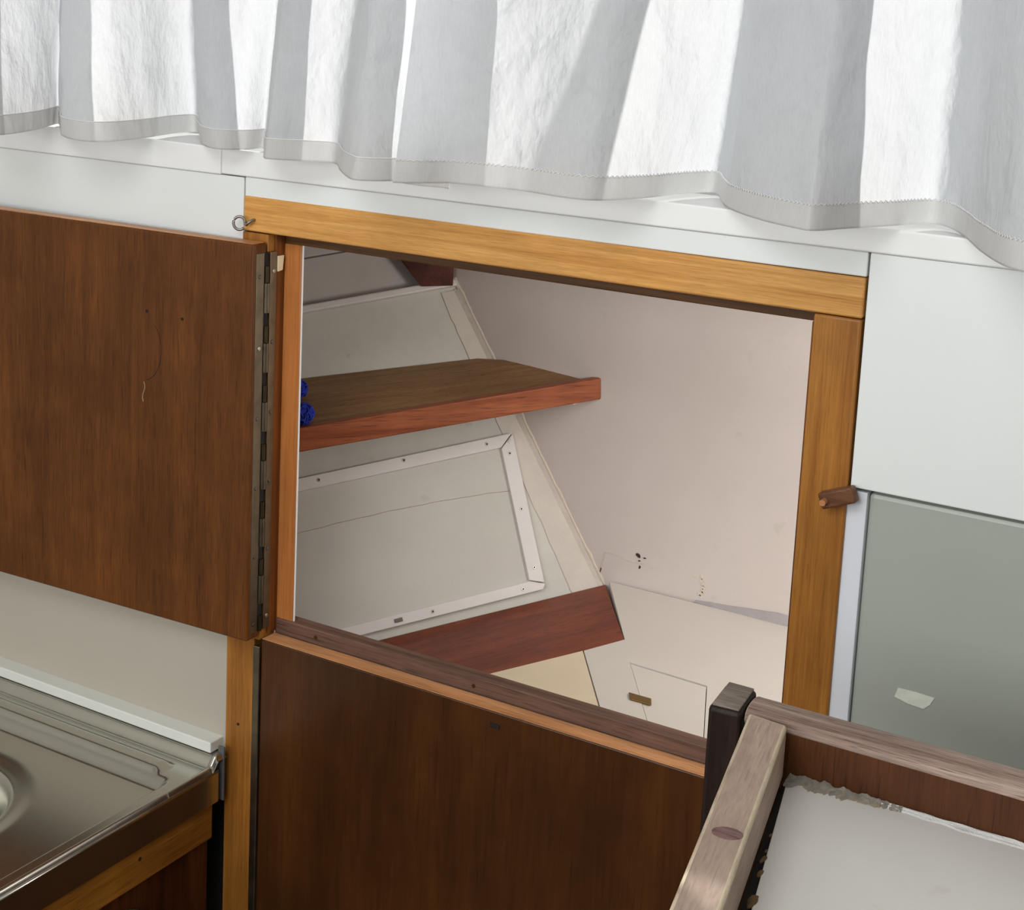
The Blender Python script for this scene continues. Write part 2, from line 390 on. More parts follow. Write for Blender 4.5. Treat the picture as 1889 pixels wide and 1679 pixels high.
wb = struct(box('wall_back', -1.06, .10, .452, .464, .80, 1.365, M['bulkhead_paint']))
# fillet of filler up the corner, curling paint and holes on the partition
fv, ff = [], []
for i in range(41):
    s = -.01 + .41 * i / 40
    c = hp(hl1(s), s, .001); w_ = .0035 + .003 * abs(mnoise.noise(V((s * 60, 1, 7))))
    x = c.x + w_ * 1.2
    fv += [(c.x - .003, .4525, c.z), (c.x + .001, .4495, c.z), (x, .4512 - .0006, c.z), (x + .001, .4525, c.z)]
for i in range(40):
    for k in range(3): a = i * 4 + k; ff.append((a, a + 1, a + 5, a + 4))
mesh('fillet', fv, ff, M['flake'], wb)
def flake(x, z, w_, h_, mat, ang=0):
    pts = []
    for k in range(9):
        an = 2 * math.pi * k / 9; r = .7 + .5 * random.random()
        px, pz = math.cos(an) * w_ * r, math.sin(an) * h_ * r
        pts.append((x + px * math.cos(ang) - pz * math.sin(ang), .4524, z + px * math.sin(ang) + pz * math.cos(ang)))
    prism('paint_flake', pts, (0, -.0012, 0), mat, wb, 0)
flake(-.7363, .9192, .0042, .0022, M['rot'], -.6); flake(-.728, .9175, .0022, .0008, M['rot']); flake(-.7345, .9125, .0014, .0008, M['rot']); flake(-.7335, .905, .0012, .0022, M['rot'])
for k in range(7):
    t = k / 6; flake(-.6535 + .004 * math.sin(t * 3.1) - .002 * (k % 2), .911 - .024 * t, .0016 + .001 * (k % 3), .0030, M['flake'], .2)
flake(-.6625, .9105, .004, .0007, M['flake'], -.25)
for k in range(6):
    t = k / 5; flake(-.781 - .004 * t * t, .912 - .022 * t, .0007, .0030, M['rot'] if k in (5,) else M['tape_band'], -.1)
for k in range(10): flake(-.778 + .007 * k, .9135 - .0006 * k + .001 * math.sin(k), .003, .0005, M['tape_band'])
sv = []
for i in range(21):
    x = -.66 + .40 * i / 20; t = min(1, i / 5)
    hgt = .003 + .009 * t + .0008 * mnoise.noise(V((i * .7, 0, 0)))
    sv += [(x, .4525, .8785), (x, .4502 - .003 * t, .8785), (x, .4512 - .001 * t, .8785 + hgt), (x, .4525, .8785 + hgt)]
mesh('sealant', sv, [(i * 4 + k, i * 4 + k + 1, i * 4 + k + 5, i * 4 + k + 4) for i in range(20) for k in range(3)], M['sealant'], wb)

struct(box('side_deck', -1.90, .90, .165, .75, 1.368, 1.40, M['deck']))
struct(box('wall_locker_end', .10, .112, .031, .452, .80, 1.367, M['bulkhead_paint']))

# deck beam in the top corner
bmv = [(-1.0425, .4205, 1.2115), (-1.0145, .4500, 1.2125), (-1.0145, .4500, 1.34), (-1.150, .392, 1.34), (-1.0690, .4130, 1.2425)]
bmo = prism('deck_beam', bmv, V((.010, -.012, 0)), M['beam_red'], None, .001)
tag(bmo, 'dark red-brown wooden deck beam in the top corner of the locker by the hull', 'beam')

# access panel on the hull
ap = thing('access_panel', 'grey rectangular access panel screwed to the hull with white battens, below the locker shelf', 'panel', hp(-.12, .29))
AL = -.40
def hbar(name, pts, o0, th, mat, par, bevel=.0008): return prism(name, [hp(l, s, o0) for l, s in pts], -HN * th, mat, par, bevel)
hbar('panel', [(AL, .205), (.012, .205), (.012, .38), (AL, .38)], .0002, .003, M['panel_grey'], ap)
b_top = hbar('batten', [(AL, .1975), (.0245, .1975), (.0065, .2125), (AL, .2125)], .0004, .008, M['frame_white'], ap)
b_right = hbar('batten', [(.0255, .1985), (.0190, .381), (.0010, .374), (.0070, .2135)], .0004, .0075, M['frame_white'], ap)
b_bot = hbar('batten', [(AL, .3755), (.0008, .3755), (.0190, .3825), (.0150, .3885), (AL, .3885)], .0004, .009, M['frame_white'], ap)
def screw(parent, l, s, o):
    disc('screw', hp(l, s, o), -HN, .0023, .0009, M['screw_metal'], parent); disc('screw_slot', hp(l, s, o) - HN * .0009, -HN, .0011, .0002, M['black_gap'], parent, 8, None, 0)
    
for l, s in ((-.2198, .2041), (-.1151, .2026), (-.0102, .2047)): screw(b_top, l, s, .0082)
for l, s in ((.0155, .2215), (.0128, .29), (.0108, .3609)): screw(b_right, l, s, .0077)
for l, s in ((-.2261, .3830), (-.123, .3821), (-.0095, .3824)): screw(b_bot, l, s, .0092)
hbar('nail_plate', [(-.1695, .3800), (-.1600, .3800), (-.1600, .3845), (-.1695, .3845)], .0092, .0018, M['screw_dark'], b_bot, .0003)

cl = []
for i in range(25):
    q = at(546 + (952 - 546) * i / 24, 985 + (903 - 985) * i / 24 - 7 * math.sin(i / 24 * math.pi) + 2.2 * mnoise.noise(V((i * .55, 2, 0))), hp(0, 0, .0033), HN)
    cl.append(q)
mesh('crack', *tube(cl, .00042, 4), M['crack'], ap)

# shelf with its fascia
shelf = thing('shelf', 'brown wooden shelf with a reddish mahogany front edge inside the open locker', 'shelf', (-.95, .35, 1.10))
B1 = V((-1.1065, .2700, 1.1086)); B2 = V((-.9640, .4370, 1.1269)); PR = V((-.8290, .4505, 1.1203)); F1 = V((-.7989, .4505, 1.1262)); F2 = V((-.7973, .4505, 1.1004))
L1 = V((-1.0199, .1554, 1.0870)); L2 = V((-1.0199, .1554, 1.0588))
SN = (B2 - B1).cross(PR - B2).normalized()
if SN.z < 0: SN = -SN
ext = .32
dF = (F1 - L1); LX1 = L1 - dF * ext; LX2 = L2 - dF * ext; BX = B1 - (B2 - B1) * .60
on_shelf = lambda p: p - V((0, 0, 1)) * ((p - B2).dot(SN) / SN.z)
fin = V((-.8, .6, 0)) * .012                                       # inner side of the fascia
bpts = [on_shelf(BX), on_shelf(B2), on_shelf(V((-.935, .4505, 0))), on_shelf(F1 + fin), on_shelf(LX1 + fin)]
prism('board', bpts, (0, 0, -.012), M['shelf_top'], shelf, .0006)
fasc = [F1, F2, LX2, LX1]
prism('fascia', fasc, fin, M['mahogany'], shelf, .0018, 3)
box('cleat', -.9, -.828, .440, .4515, 1.090, 1.1045, M['frame_white'], shelf, .001)

# blue yarn pompoms on the shelf
def pompom(c, r, seed):
    rnd = random.Random(seed); vs, fs = [], []
    def add(v, f):
        b = len(vs); vs.extend(v); fs.extend([tuple(i + b for i in q) for q in f])
    bm = bmesh.new(); bmesh.ops.create_icosphere(bm, subdivisions=3, radius=r * .86)
    bm.verts.ensure_lookup_table()
    add([c + v.co for v in bm.verts], [[v.index for v in f.verts] for f in bm.faces]); bm.free()
    for k in range(85):
        ax = V((rnd.gauss(0, 1), rnd.gauss(0, 1), rnd.gauss(0, 1))).normalized(); o = ax.orthogonal().normalized(); q = ax.cross(o)
        rad = r * (.90 + .12 * rnd.random()); a0 = rnd.random() * 6.3; sp = .7 + rnd.random() * .9
        sh = ax * r * rnd.uniform(-.5, .5); rr = math.sqrt(max(rad * rad - sh.length ** 2, 1e-8))
        pts = [c + sh + (o * math.cos(a0 + sp * i / 6) + q * math.sin(a0 + sp * i / 6)) * rr for i in range(7)]
        add(*tube(pts, r * .075, 5))
    return mesh('pompom', vs, fs, M['blue_yarn'], None, smooth=True)
p1 = at(560, 783, B2 + SN * .0, SN); p2 = at(549, 736, B2, SN)
tag(pompom(p1 + SN * .0125 , .0122, 1), 'blue woollen ball on the locker shelf, the nearer and lower of the two in view', 'ball', 'blue woollen balls on the locker shelf')
tag(pompom(p2 + SN * .0122, .0120, 2), 'blue woollen ball on the locker shelf, the farther one peeping past the frame', 'ball', 'blue woollen balls on the locker shelf')

# berth boards with a hatch, and the mahogany board along the hull
berth = thing('berth', 'off-white painted berth boards on the bottom of the locker with a small hatch', 'berth', (-.5, .25, .87))
ZB = .879
def flat_with_hole(name, outer, inner, z, th, mat, parent):
    bm = bmesh.new(); es = []
    for loop in (outer, inner):
        vv = [bm.verts.new((x, y, z)) for x, y in loop]
        es += [bm.edges.new((vv[i], vv[(i + 1) % len(vv)])) for i in range(len(vv))]
    r = bmesh.ops.triangle_fill(bm, edges=es, use_beauty=True)
    fs = [f for f in r['geom'] if isinstance(f, bmesh.types.BMFace)]
    ex = bmesh.ops.extrude_face_region(bm, geom=fs)
    for v in [g for g in ex['geom'] if isinstance(g, bmesh.types.BMVert)]: v.co.z -= th
    bmesh.ops.recalc_face_normals(bm, faces=bm.faces)
    bm.verts.ensure_lookup_table()
    vs = [v.co.copy() for v in bm.verts]; ff = [[v.index for v in f.verts] for f in bm.faces]; bm.free()
    return mesh(name, vs, ff, mat, parent)
hi_ = [(-.6463, .2512), (-.5559, .2474), (-.4905, .0860), (-.5330, .0790)]
def shrink(p, d):
    cx = sum(a for a, b in p) / len(p); cy = sum(b for a, b in p) / len(p); o = []
    for a, b in p:
        v = V((cx - a, cy - b)); v = v / v.length * d; o.append((a + v.x, b + v.y))
    return o
main_out = [(-.771, .4488), (.095, .4488), (.095, .035), (-.5515, .035), (-.6998, .2490), (-.6775, .3025)]
flat_with_hole('board', main_out, hi_, ZB, .012, M['bunk_paint'], berth)
prism('board', [(-.7012, .2489, ZB - .0004), (-.5530, .0350, ZB - .0004), (-.800, .035, ZB - .0004)], (0, 0, -.012), M['bunk_yellow'], berth, .0004)
lid = prism('hatch_lid', [(x, y, ZB - .0006) for x, y in shrink(hi_, .0022)], (0, 0, -.010), M['bunk_paint'], berth, .0004)
prism('underlay', [(-.705, .30, ZB - .0125), (-.66, .44, ZB - .0125), (.09, .44, ZB - .0125), (.09, .04, ZB - .0125), (-.62, .04, ZB - .0125), (-.70, .22, ZB - .0125)], (0, 0, -.006), M['seam'], berth, 0)
bp = [(-.6132, .1816), (-.5880, .1818), (-.5821, .1696), (-.6057, .1688)]
fp = prism('finger_plate', [(x, y, ZB + .0002) for x, y in bp], (0, 0, .002), M['brass'], lid, .0008)

T1 = V((-.9623, .2237, .8293)); T2 = V((-.7765, .4495, .8738)); PB = V((-.6779, .3019, .879)); PA = V((-.7862, .1743, .8534))
dpk = (T2 - T1).normalized(); pn = (T2 - T1).cross(PB - T2).normalized()
if pn.z < 0: pn = -pn
pk = prism('bunk_plank', [T1 - dpk * .16, T2, PB, PA - dpk * .16], -pn * .012, M['mahogany_dark'], None, .0009)
tag(pk, 'dark reddish mahogany board lying along the hull at the edge of the white berth boards', 'plank')

# ------------------------------------------------------------------ locker front
lk = thing('locker', 'built-in locker with honey frame, open brown door at left and closed lower door', 'cabinet', (-.667, 0, .3))
def part(o, label=None):
    if label: o['label'] = label
    return o
hd = part(prism('header', [(-.9715, 0, 1.3285), (-.3520, 0, 1.3285), (-.3520, 0, 1.3608), (-.9715, 0, 1.3628)], (0, .0235, 0), M['honey'], lk, .0018, 3), 'honey coloured varnished header board')
part(prism('stile', [(-.9830, 0, .30), (-.9472, 0, .30), (-.9472, 0, .914), (-.9405, 0, .914), (-.9405, 0, 1.3275), (-.9720, 0, 1.3275), (-.972, 0, .917), (-.983, 0, .917)], (0, .0235, 0), M['honey_v'], lk, .0008), 'left frame post, honey brown')
part(box('stile', -.3910, -.3522, 0, .0235, .30, 1.3278, M['honey_v'], lk, .002, 3), 'right frame post, honey brown')
part(box('lip', -.9402, -.9187, .0242, .0262, .931, 1.3170, M['orange_v'], lk, .0008, 3), 'orange-brown inner strip on the hinge side')
box('rebate_strip', -.9404, -.9385, .010, .0240, .918, 1.3275, M['red_brown_v'], lk, .0003)  # dark strip over the rebate side, the door's shade put into its colour
box('lip', -.9402, -.352, .0246, .036, 1.3168, 1.345, M['lip_x'], lk, .001)  # dark wood colour carries the shade under the header
box('lip', -.4000, -.352, .0242, .036, .931, 1.3166, M['red_brown_v'], lk, .001)
box('paint_edge', -.9192, -.9181, .0262, .0280, .931, 1.3166, M['white_coaming'], lk, 0)
part(box('sill', -.9402, -.352, .0236, .040, .30, .9308, M['sill_wood'], lk, .0012), 'brown sill behind the lower door')
for x, z in ((-.888, .9225), (-.701, .922)): disc('plug_mark', (x, .0236, z), (0, -1, 0), .0020, .0003, M['flap_ply'], lk, 12, None, 0)
# lower door
fl = part(box('lower_door', -.9380, -.3915, 0, .0205, .33, .9157, M['flap_ply'], lk, .0012), 'closed lower door of dark brown plywood')
box('edge_band', -.9375, -.392, .0006, .0202, .9156, .9166, M['edge_wood'], fl, .0004)
box('latch_hole', -.667, -.657, -.0010, .0004, .9005, .9045, M['black_gap'], fl, .0004)
lh = part(box('hinge', -.9470, -.9385, -.0022, .0010, .33, .9080, M['hinge_bronze'], lk, .0009), 'dark bronze piano hinge of the lower door')
# upper door, folded back against the wall
RZD = math.radians(2.6)
def drot(p):                                                       # turn about the hinge pin
    x, y, z = p; dx, dy = x + .939, y + .001
    return (-.939 + dx * math.cos(RZD) - dy * math.sin(RZD), -.001 + dx * math.sin(RZD) + dy * math.cos(RZD), z)
def dbox(name, x0, x1, y0, y1, z0, z1, mat, parent, bevel=.0008, seg=2):
    v = [drot(p) for p in [(x0, y0, z0), (x1, y0, z0), (x1, y0, z1), (x0, y0, z1), (x0, y1, z0), (x1, y1, z0), (x1, y1, z1), (x0, y1, z1)]]
    return mesh(name, v, BF, mat, parent, bevel, seg)
ud = part(dbox('upper_door', -1.485, -.9396, -.0222, -.0022, .9200, 1.3203, M['door_ply'], lk, .0022, 3), 'brown plywood door swung open flat against the wall')
dbox('edge_band', -1.484, -.9420, -.0205, -.0030, 1.3200, 1.3208, M['edge_wood'], ud, .0004)
for x, z in ((-1.071, 1.2385), (-1.026, 1.2365)):
    p = drot((x, -.0222, z)); disc('screw_hole', p, (0, -1, 0), .0017, .0004, M['black_gap'], ud, 10, None, 0)
p = [drot((-1.074 + .0015 * math.sin(i), -.0224, 1.166 - .0035 * i)) for i in range(7)]
mesh('scuff', *tube(p, .0007, 5), M['scuff'], ud)
p = [drot((-1.052 + .0 - .024 * (1 - math.cos(t)), -.0223, 1.2 + .033 * math.sin(t))) for t in [(-1.35 + 2.2 * i / 16) for i in range(17)]]
mesh('scratch', *tube(p, .0003, 4), M['black_gap'], ud)
# piano hinge: two leaves, knuckles, screws
box('hinge_recess', -.9412, -.9393, -.0068, .0004, .926, 1.311, M['black_gap'], lk, 0)  # black strip painting the shade between the leaves, behind the knuckles
hg = part(box('hinge', -.9394, -.9384, -.0185, -.0070, .9260, 1.3110, M['hinge_bronze'], lk, .0003), 'long bronze piano hinge of the open door')
box('leaf', -.9384, -.9374, .0010, .0105, .9260, 1.3110, M['hinge_bronze'], hg, .0003)
nk = 13
for k in range(nk):
    z0 = .926 + (1.311 - .926) * k / nk; z1 = z0 + (1.311 - .926) / nk * (.98 if k % 2 else .55)
    vs, fs = tube([(-.9384, -.0030, z0), (-.9384, -.0030, z1)], .0030 if k % 2 else .0022, 10)
    mesh('knuckle', vs, fs, M['hinge_bronze'] if k % 2 else M['hinge_dark'], hg, smooth=False)
for k in range(6):
    z = 1.292 - k * .0705
    disc('screw', (-.9384, -.0128, z - .004), (1, 0, 0), .0022, .0008, M['screw_metal'] if k == 1 else M['screw_dark'], hg, 10)
    disc('screw', (-.9374, .0060, z), (1, 0, 0), .0022, .0009, M['screw_metal'] if k in (0, 5) else M['screw_dark'], hg, 10)
part(mesh('buffer', *(lambda v: (v, BF))([(-.9384, .0115, 1.2905), (-.9384, .0185, 1.2915), (-.9384, .0205, 1.3060), (-.9384, .0115, 1.3060), (-.9362, .0115, 1.2905), (-.9362, .0185, 1.2915), (-.9362, .0205, 1.3060), (-.9362, .0115, 1.3060)]), M['cream_plastic'], lk, .0005), 'small cream rubber buffer')
# screw eye on the end of the header
ey = []
c0 = V((-.9695, -.0080, 1.3365))
for i in range(27):
    an = math.radians(-20 + 335 * i / 26)
    ey.append(c0 + V((.0050 * math.cos(an), .003 * math.cos(an), .0064 * math.sin(an))))
ey = [V((-.9570, .004, 1.3405)), V((-.9575, -.003, 1.3402)), V((-.9590, -.0062, 1.3385)), V((-.9625, -.0062, 1.3352))] + ey[1:]
part(mesh('screw_eye', *tube(ey, .0014, 8), M['steel_dull'], lk, smooth=True), 'small grey metal screw eye')
# wooden turn button on the right post
tp = [at(u, v, (0, -.011, 0), (0, 1, 0)) for u, v in ((1507, 911), (1570, 899), (1579, 929), (1516, 941))]
tbn = part(prism('turn_button', tp, (0, .0105, 0), M['turn_wood'], lk, .0018, 3), 'small brown wooden turn button')
cpt = at(1521, 925, (0, -.011, 0), (0, 1, 0))
mesh('pin', *tube([cpt + V((0, .002, 0)), cpt + V((0, -.0055, 0))], .0026, 12), M['edge_wood'], tbn)

# tape stuck on the grey panel
tpe = [at(u, v, (0, .0073, 0), (0, 1, 0)) for u, v in ((1657, 1269), (1690, 1277), (1724, 1288), (1716, 1300), (1704, 1308), (1675, 1298), (1650, 1285))]
tag(prism('tape_patch', tpe, (0, -.0004, 0), M['tape'], None, 0), 'small pale strip of tape stuck on the grey-green wall panel at right', 'tape')

# ------------------------------------------------------------------ curtains
LC = [(-1.78, -.03), (-1.71, -.10), (-1.65, -.01), (-1.57, -.10), (-1.50, -.05), (-1.44, -.11), (-1.425, -.05), (-1.40, .02), (-1.31, -.03), (-1.225, -.11), (-1.192, -.136),
      (-1.1683, -.1244, -1.1922, -.1008), (-1.1928, -.0617, -1.1984, -.0538), (-1.2373, .0123, -1.2228, .0017), 'm',
      (-1.1289, -.0813, -1.1393, -.0684), (-1.0897, -.0959, -1.1056, -.0794), (-1.0738, -.0766, -1.0872, -.0649), (-1.0821, -.0244, -1.0860, -.0258),
      (-1.1034, .0447, -1.0949, .0261), (-1.1009, .0764, -1.0882, .0498), 'm', (-1.0041, -.0212, -1.0135, -.0234), (-.9733, -.0369, -.98, -.0352), (-.9568, -.0173, -.9475, -.0205),
      (-.9579, .0111, -.9347, .0008), 'm', (-.8993, -.0574, -.8906, -.0505), (-.8869, -.0625, -.8789, -.0544), (-.8622, -.0468, -.8489, -.0426), (-.836, -.0371, -.8192, -.0353), 'm',
      (-.7626, -.1155, -.7610, -.0941), (-.7435, -.1264, -.744, -.1023), (-.7253, -.1058, -.7215, -.0869), (-.7205, -.075, -.715, -.06), (-.715, -.034, -.708, -.03)]
RC = [(-.7179, -.1141, -.7157, -.0931), (-.7058, -.1027, -.7014, -.0845), (-.6867, -.0746, -.6774, -.0635), (-.6529, -.0694, -.643, -.0595), (-.6225, -.0682, -.6127, -.0587),
      (-.5766, -.0783, -.5688, -.0662), (-.5514, -.0708, -.5427, -.0606), (-.5349, -.0264, -.5205, -.0273), (-.5257, .0384, -.5039, .0213), (-.5103, .0661, -.486, .042),
      (-.4835, .0215, -.465, .0087), (-.458, -.0237, -.4454, -.0253), (-.4166, -.0653, -.4103, -.0565), (-.3777, -.0897, -.3757, -.0748), (-.3651, -.0905, -.3639, -.0754),
      (-.3518, -.0577, -.3487, -.0508), (-.3329, -.0131, -.3278, -.0173), (-.3121, .0305, -.3057, .0154), (-.282, -.0053, -.2799, -.0115), (-.2449, -.0919, -.2499, -.0764),
      (-.2187, -.1422, -.2278, -.1142), (-.2018, -.1586, -.2124, -.1265), (-.185, -.165), (-.165, -.13), (-.14, -.03), (-.115, .03), (-.04, -.05), (0, -.09), (.03, -.05), (.06, .0), (.12, -.09), (.18, .02), (.25, -.08), (.32, .02), (.39, -.09), (.46, .02), (.53, -.08), (.60, .02), (.68, -.06)]
def hem_z(x): return 1.411 - .0065 * (x + 1.2) / .92
def cr(p0, p1, p2, p3, t):
    return tuple(.5 * (2 * b + (c - a) * t + (2 * a - 5 * b + 4 * c - d) * t * t + (-a + 3 * b - 3 * c + d) * t ** 3) for a, b, c, d in zip(p0, p1, p2, p3))
def columns(pts, per=9):
    q = []
    for i, p in enumerate(pts):
        if p == 'm':                                               # a fold hidden behind the next one
            a = pts[i - 1]; b = pts[i + 1]; q.append(tuple((x + y) / 2 for x, y in zip(a, b))); continue
        if len(p) == 2: p = (p[0], p[1], p[0], (p[1] + .03) * .75 - .03)
        q.append(tuple(p))
    out = []
    for i in range(len(q) - 1):
        a = q[max(i - 1, 0)]; d = q[min(i + 2, len(q) - 1)]
        for k in range(per): out.append(cr(a, q[i], q[i + 1], d, k / per))
    out.append(q[-1]); return out
ZT = 1.88
def sheet(cols, zs, off=0, zfun=None, seed=0, wr=1.0):
    vs = []
    for ci, (xh, yh, xt, yt) in enumerate(cols):
        a = cols[max(ci - 1, 0)]; b = cols[min(ci + 1, len(cols) - 1)]
        nx, ny = (b[1] - a[1]), -(b[0] - a[0]); ln = math.hypot(nx, ny) or 1; nx /= ln; ny /= ln
        zb = zfun(ci, xh)
        for z in zs:
            zz = zb + (ZT - zb) * z
            t = (zz - zb) / .145; te = t if t < 1.2 else 1.2 + (t - 1.2) * .3
            x = xh + (xt - xh) * te
            y = -.03 + (yh + .03) * ((yt + .03) / (yh + .03) if abs(yh + .03) > .004 else .75) ** min(te, 2.2) if (yt + .03) * (yh + .03) > 0 else yh + (yt - yh) * te
            y = max(min(y, .10), -.2)
            q = V((x * 9, zz * 5, seed + y * 9)); q2 = V((x * 24 - zz * 13, zz * 4, seed + y * 20)); d = (mnoise.noise(q) * .0030 + mnoise.noise(q2) * .0030 + mnoise.noise(q * 6.5) * .0006) * wr * min(1, t * 3 + .25)
            vs.append((x + nx * (d + off), y + ny * (d + off), zz))
    return vs
def grid_faces(nc, nr): return [(c * nr + r, (c + 1) * nr + r, (c + 1) * nr + r + 1, c * nr + r + 1) for c in range(nc - 1) for r in range(nr - 1)]
def curtain(pts, label, seed, zf, stitched):
    cols = columns(pts)
    th = thing('curtain', label, 'curtain', (sum(c[0] for c in cols) / len(cols), -.03, 1.41), 'white curtains over the window ledge')
    nr = 64; zs = [i / (nr - 1) for i in range(nr)]
    mesh('cloth', sheet(cols, zs, 0, zf, seed), grid_faces(len(cols), nr), M['curtain'], th, smooth=True)
    hz = [i / 9 * .0185 / (ZT - 1.408) for i in range(10)]; n = len(cols)
    fr = sheet(cols, hz, .0007, zf, seed); bk = sheet(cols, hz, -.0007, zf, seed)
    fs = grid_faces(n, 10); k = len(fr)
    fs += [(c * 10, (c + 1) * 10, (c + 1) * 10 + k, c * 10 + k) for c in range(n - 1)]
    mesh('hem', fr + bk, fs, M['curtain_hem'], th, smooth=True)
    line = sheet(cols, [.0188 / (ZT - 1.408)], .0011, zf, seed); line2 = sheet(cols, [.0188 / (ZT - 1.408)], -.0011, zf, seed)
    zz = []
    for i in range(len(line) - 1):
        a, b = V(line[i]), V(line[i + 1]); m_ = max(1, round((b - a).length / (.0022 if stitched else .005)))
        for j in range(m_):
            s_ = (.0009 if (len(zz) % 2) else -.0009) if stitched else 0
            zz.append(a.lerp(b, j / m_) + V((0, 0, s_)))
    o = mesh('stitching', *tube(zz, .00045, 4), M['thread'], th, smooth=True); o['kind'] = 'stuff'
    return th
nL = len(columns(LC))
def zL(ci, x):
    t = max(0, (ci - (nL - 1 - 18)) / 18); return hem_z(x) - .0108 * t
curtain(LC, 'white curtain at left with several narrow folds and a plain straight-stitched hem', 2, zL, False)
curtain(RC, 'wide white curtain at right with a zigzag-stitched hem and broad folds', 8, lambda ci, x: hem_z(x), True)
rod = thing('curtain_rod', 'thin white rod carrying the curtains at the head of the window', 'rod', (-.5, -.03, 1.88))
mesh('rod', *tube([(-1.895, -.03, 1.882), (.90, -.03, 1.882)], .006, 10), M['white_plastic'], rod, smooth=True)

# ------------------------------------------------------------------ galley: steel worktop, trim, cabinet
wt = thing('sink_worktop', 'stainless steel sink worktop with a round bowl and raised rim beside the frame post', 'sink', (-1.2, -.2, .735))
XR, XL, YB, YF = -.9752, -1.80, -.0070, -.50
BC, BR = (-1.1855, -.2277), .097
def sm(a, b, x): t = max(0, min(1, (x - a) / (b - a))); return t * t * (3 - 2 * t)
def hz_(x, y):
    z = .7735
    # low upstand at the back, a flat groove, then a raised bead and the sunk drainer
    z += .0105 * sm(-.0290, -.0175, y)
    ins = sm(-1.020, -1.006, x)                                     # 1 on the right border
    bead = .0035 * sm(-.040, -.036, y) * 0
    pan = (1 - sm(-.080, -.062, y)) * (1 - sm(-1.006, -.994, x)) * sm(YF + .03, YF + .04, y)
    z -= .0095 * pan
    ridge = sm(-.066, -.058, y) * (1 - sm(-.046, -.038, y)) * (1 - sm(-1.026, -1.012, x))
    z += .0045 * ridge
    z += .0025 * sm(-.984, -.981, x) * (1 - sm(-.979, -.9765, x))
    z -= .004 * sm(-.9785, XR, x) ** 2
    d = math.hypot(x - BC[0], y - BC[1])
    z -= .004 * (1 - sm(BR, BR + .022, d)) + .10 * (1 - sm(BR - .045, BR, d))
    return z
xs = sorted(set([XL + (-1.30 - XL) * i / 12 for i in range(13)] + [-1.30 + (-1.03 + 1.30) * i / 110 for i in range(111)] + [-1.03 + (XR + 1.03) * i / 64 for i in range(65)]))
ys = sorted(set([YF + (-.34 - YF) * i / 20 for i in range(21)] + [-.34 + (-.09 + .34) * i / 100 for i in range(101)] + [-.09 + (YB + .09) * i / 70 for i in range(71)]))
vs = [(x, y, hz_(x, y)) for x in xs for y in ys]
top = mesh('worktop', vs, grid_faces(len(xs), len(ys)), M['steel'], wt, smooth=True)
prism('apron', [(XR + .0004, YB - .0115, .7690), (XR + .0004, YF, .7690), (XR + .0004, YF, .7365), (XR + .0004, YB - .0115, .7365)], (-.0012, 0, 0), M['steel'], wt, .0004)
mesh('rolled_edge', *tube([(XR - .0022, YB - .0115, .7688), (XR - .0022, -.25, .7688), (XR - .0022, YF, .7688)], .0027, 14), M['steel'], wt, smooth=True)
gt_ = struct(box('trim_3', -1.90, -.9870, -.0180, .0035, .7850, .7965, M['white_plastic'], None, .0012))
ep = tag(box('end_plate', -.9826, -.9745, -.0115, -.0095, .734, .7925, M['grey_plastic'], None, .0004), 'narrow grey plastic end plate between the steel worktop and the frame post', 'plate')

gc = thing('galley_cabinet', 'wooden galley cabinet under the steel worktop with honey top rail and dark side', 'cabinet', (-1.3, -.25, 0))
box('top_rail', -1.0030, -.9790, -.47, -.0225, .6965, .7362, M['galley_rail'], gc, .001)
box('front_rail', XL, -1.0034, -.47, -.448, .6965, .7362, M['galley_rail'], gc, .001)
box('side_panel', -1.0010, -.9835, -.455, -.024, .02, .6963, M['galley_dark'], gc, .001)
box('front_panel', XL, -1.0014, -.455, -.440, .02, .6963, M['galley_dark'], gc, .001)
disc('screw_hole', at(258, 1585, (-.979, 0, 0), (1, 0, 0)) + V((-.0003, 0, 0)), (1, 0, 0), .0022, .0005, M['black_gap'], gc, 10, None, 0)
disc('screw_hole', (-.966, -.0003, .8165), (0, -1, 0), .0015, .0004, M['black_gap'], lk, 10, None, 0)
box('plinth', XL, -1.0, -.42, -.03, 0, .0198, M['galley_dark'], gc, 0)
hk = [V((-.9828, -.150, .676)), V((-.974, -.146, .680)), V((-.972, -.135, .676)), V((-.975, -.128, .668)), V((-.9828, -.124, .664))]
mesh('catch', *tube(hk, .0016, 7), M['hinge_dark'], gc, smooth=True)

# ------------------------------------------------------------------ tray-topped cabinet in the foreground
tr = thing('tray_cabinet', 'small cabinet with a white tray top and worn wooden raised rails in the right foreground', 'cabinet', (-.1, -.45, 0))
ZR = 1.110
prism('tray_top', [(-.2960, -.2560, 1.0745), (.12, -.2560, 1.0745), (.12, -.735, 1.0745), (-.182, -.735, 1.0745)], (0, 0, -.006), M['tray_top'], tr, .0004)
prism('carcass', [(-.318, -.2600, 1.066), (.115, -.26, 1.066), (.115, -.73, 1.066), (-.205, -.73, 1.066)], (0, 0, -1.066), M['tray_board'], tr, .002)
part(prism('back_board', [(-.3250, -.2525, 1.040), (.135, -.2525, 1.040), (.135, -.2525, 1.1045), (-.3250, -.2525, 1.1045)], (0, .018, 0), M['tray_board'], tr, .001), 'dark brown inner face of the far rail')
prof = []
for k in range(9):
    an = math.pi * k / 8; prof.append((-.2385 + .0145 * -math.cos(an), 1.1035 + .0085 * math.sin(an) ** .8))
pts = [(-.3295, y, z) for y, z in prof] + [(-.3295, -.2255, 1.1000), (-.3295, -.2515, 1.1000)]
cap = part(prism('rail_cap', pts, (.465, 0, 0), M['worn_cap'], tr, 0), 'bleached worn cap of the far rail')
for f in cap.data.polygons: f.use_smooth = len(f.vertices) == 4
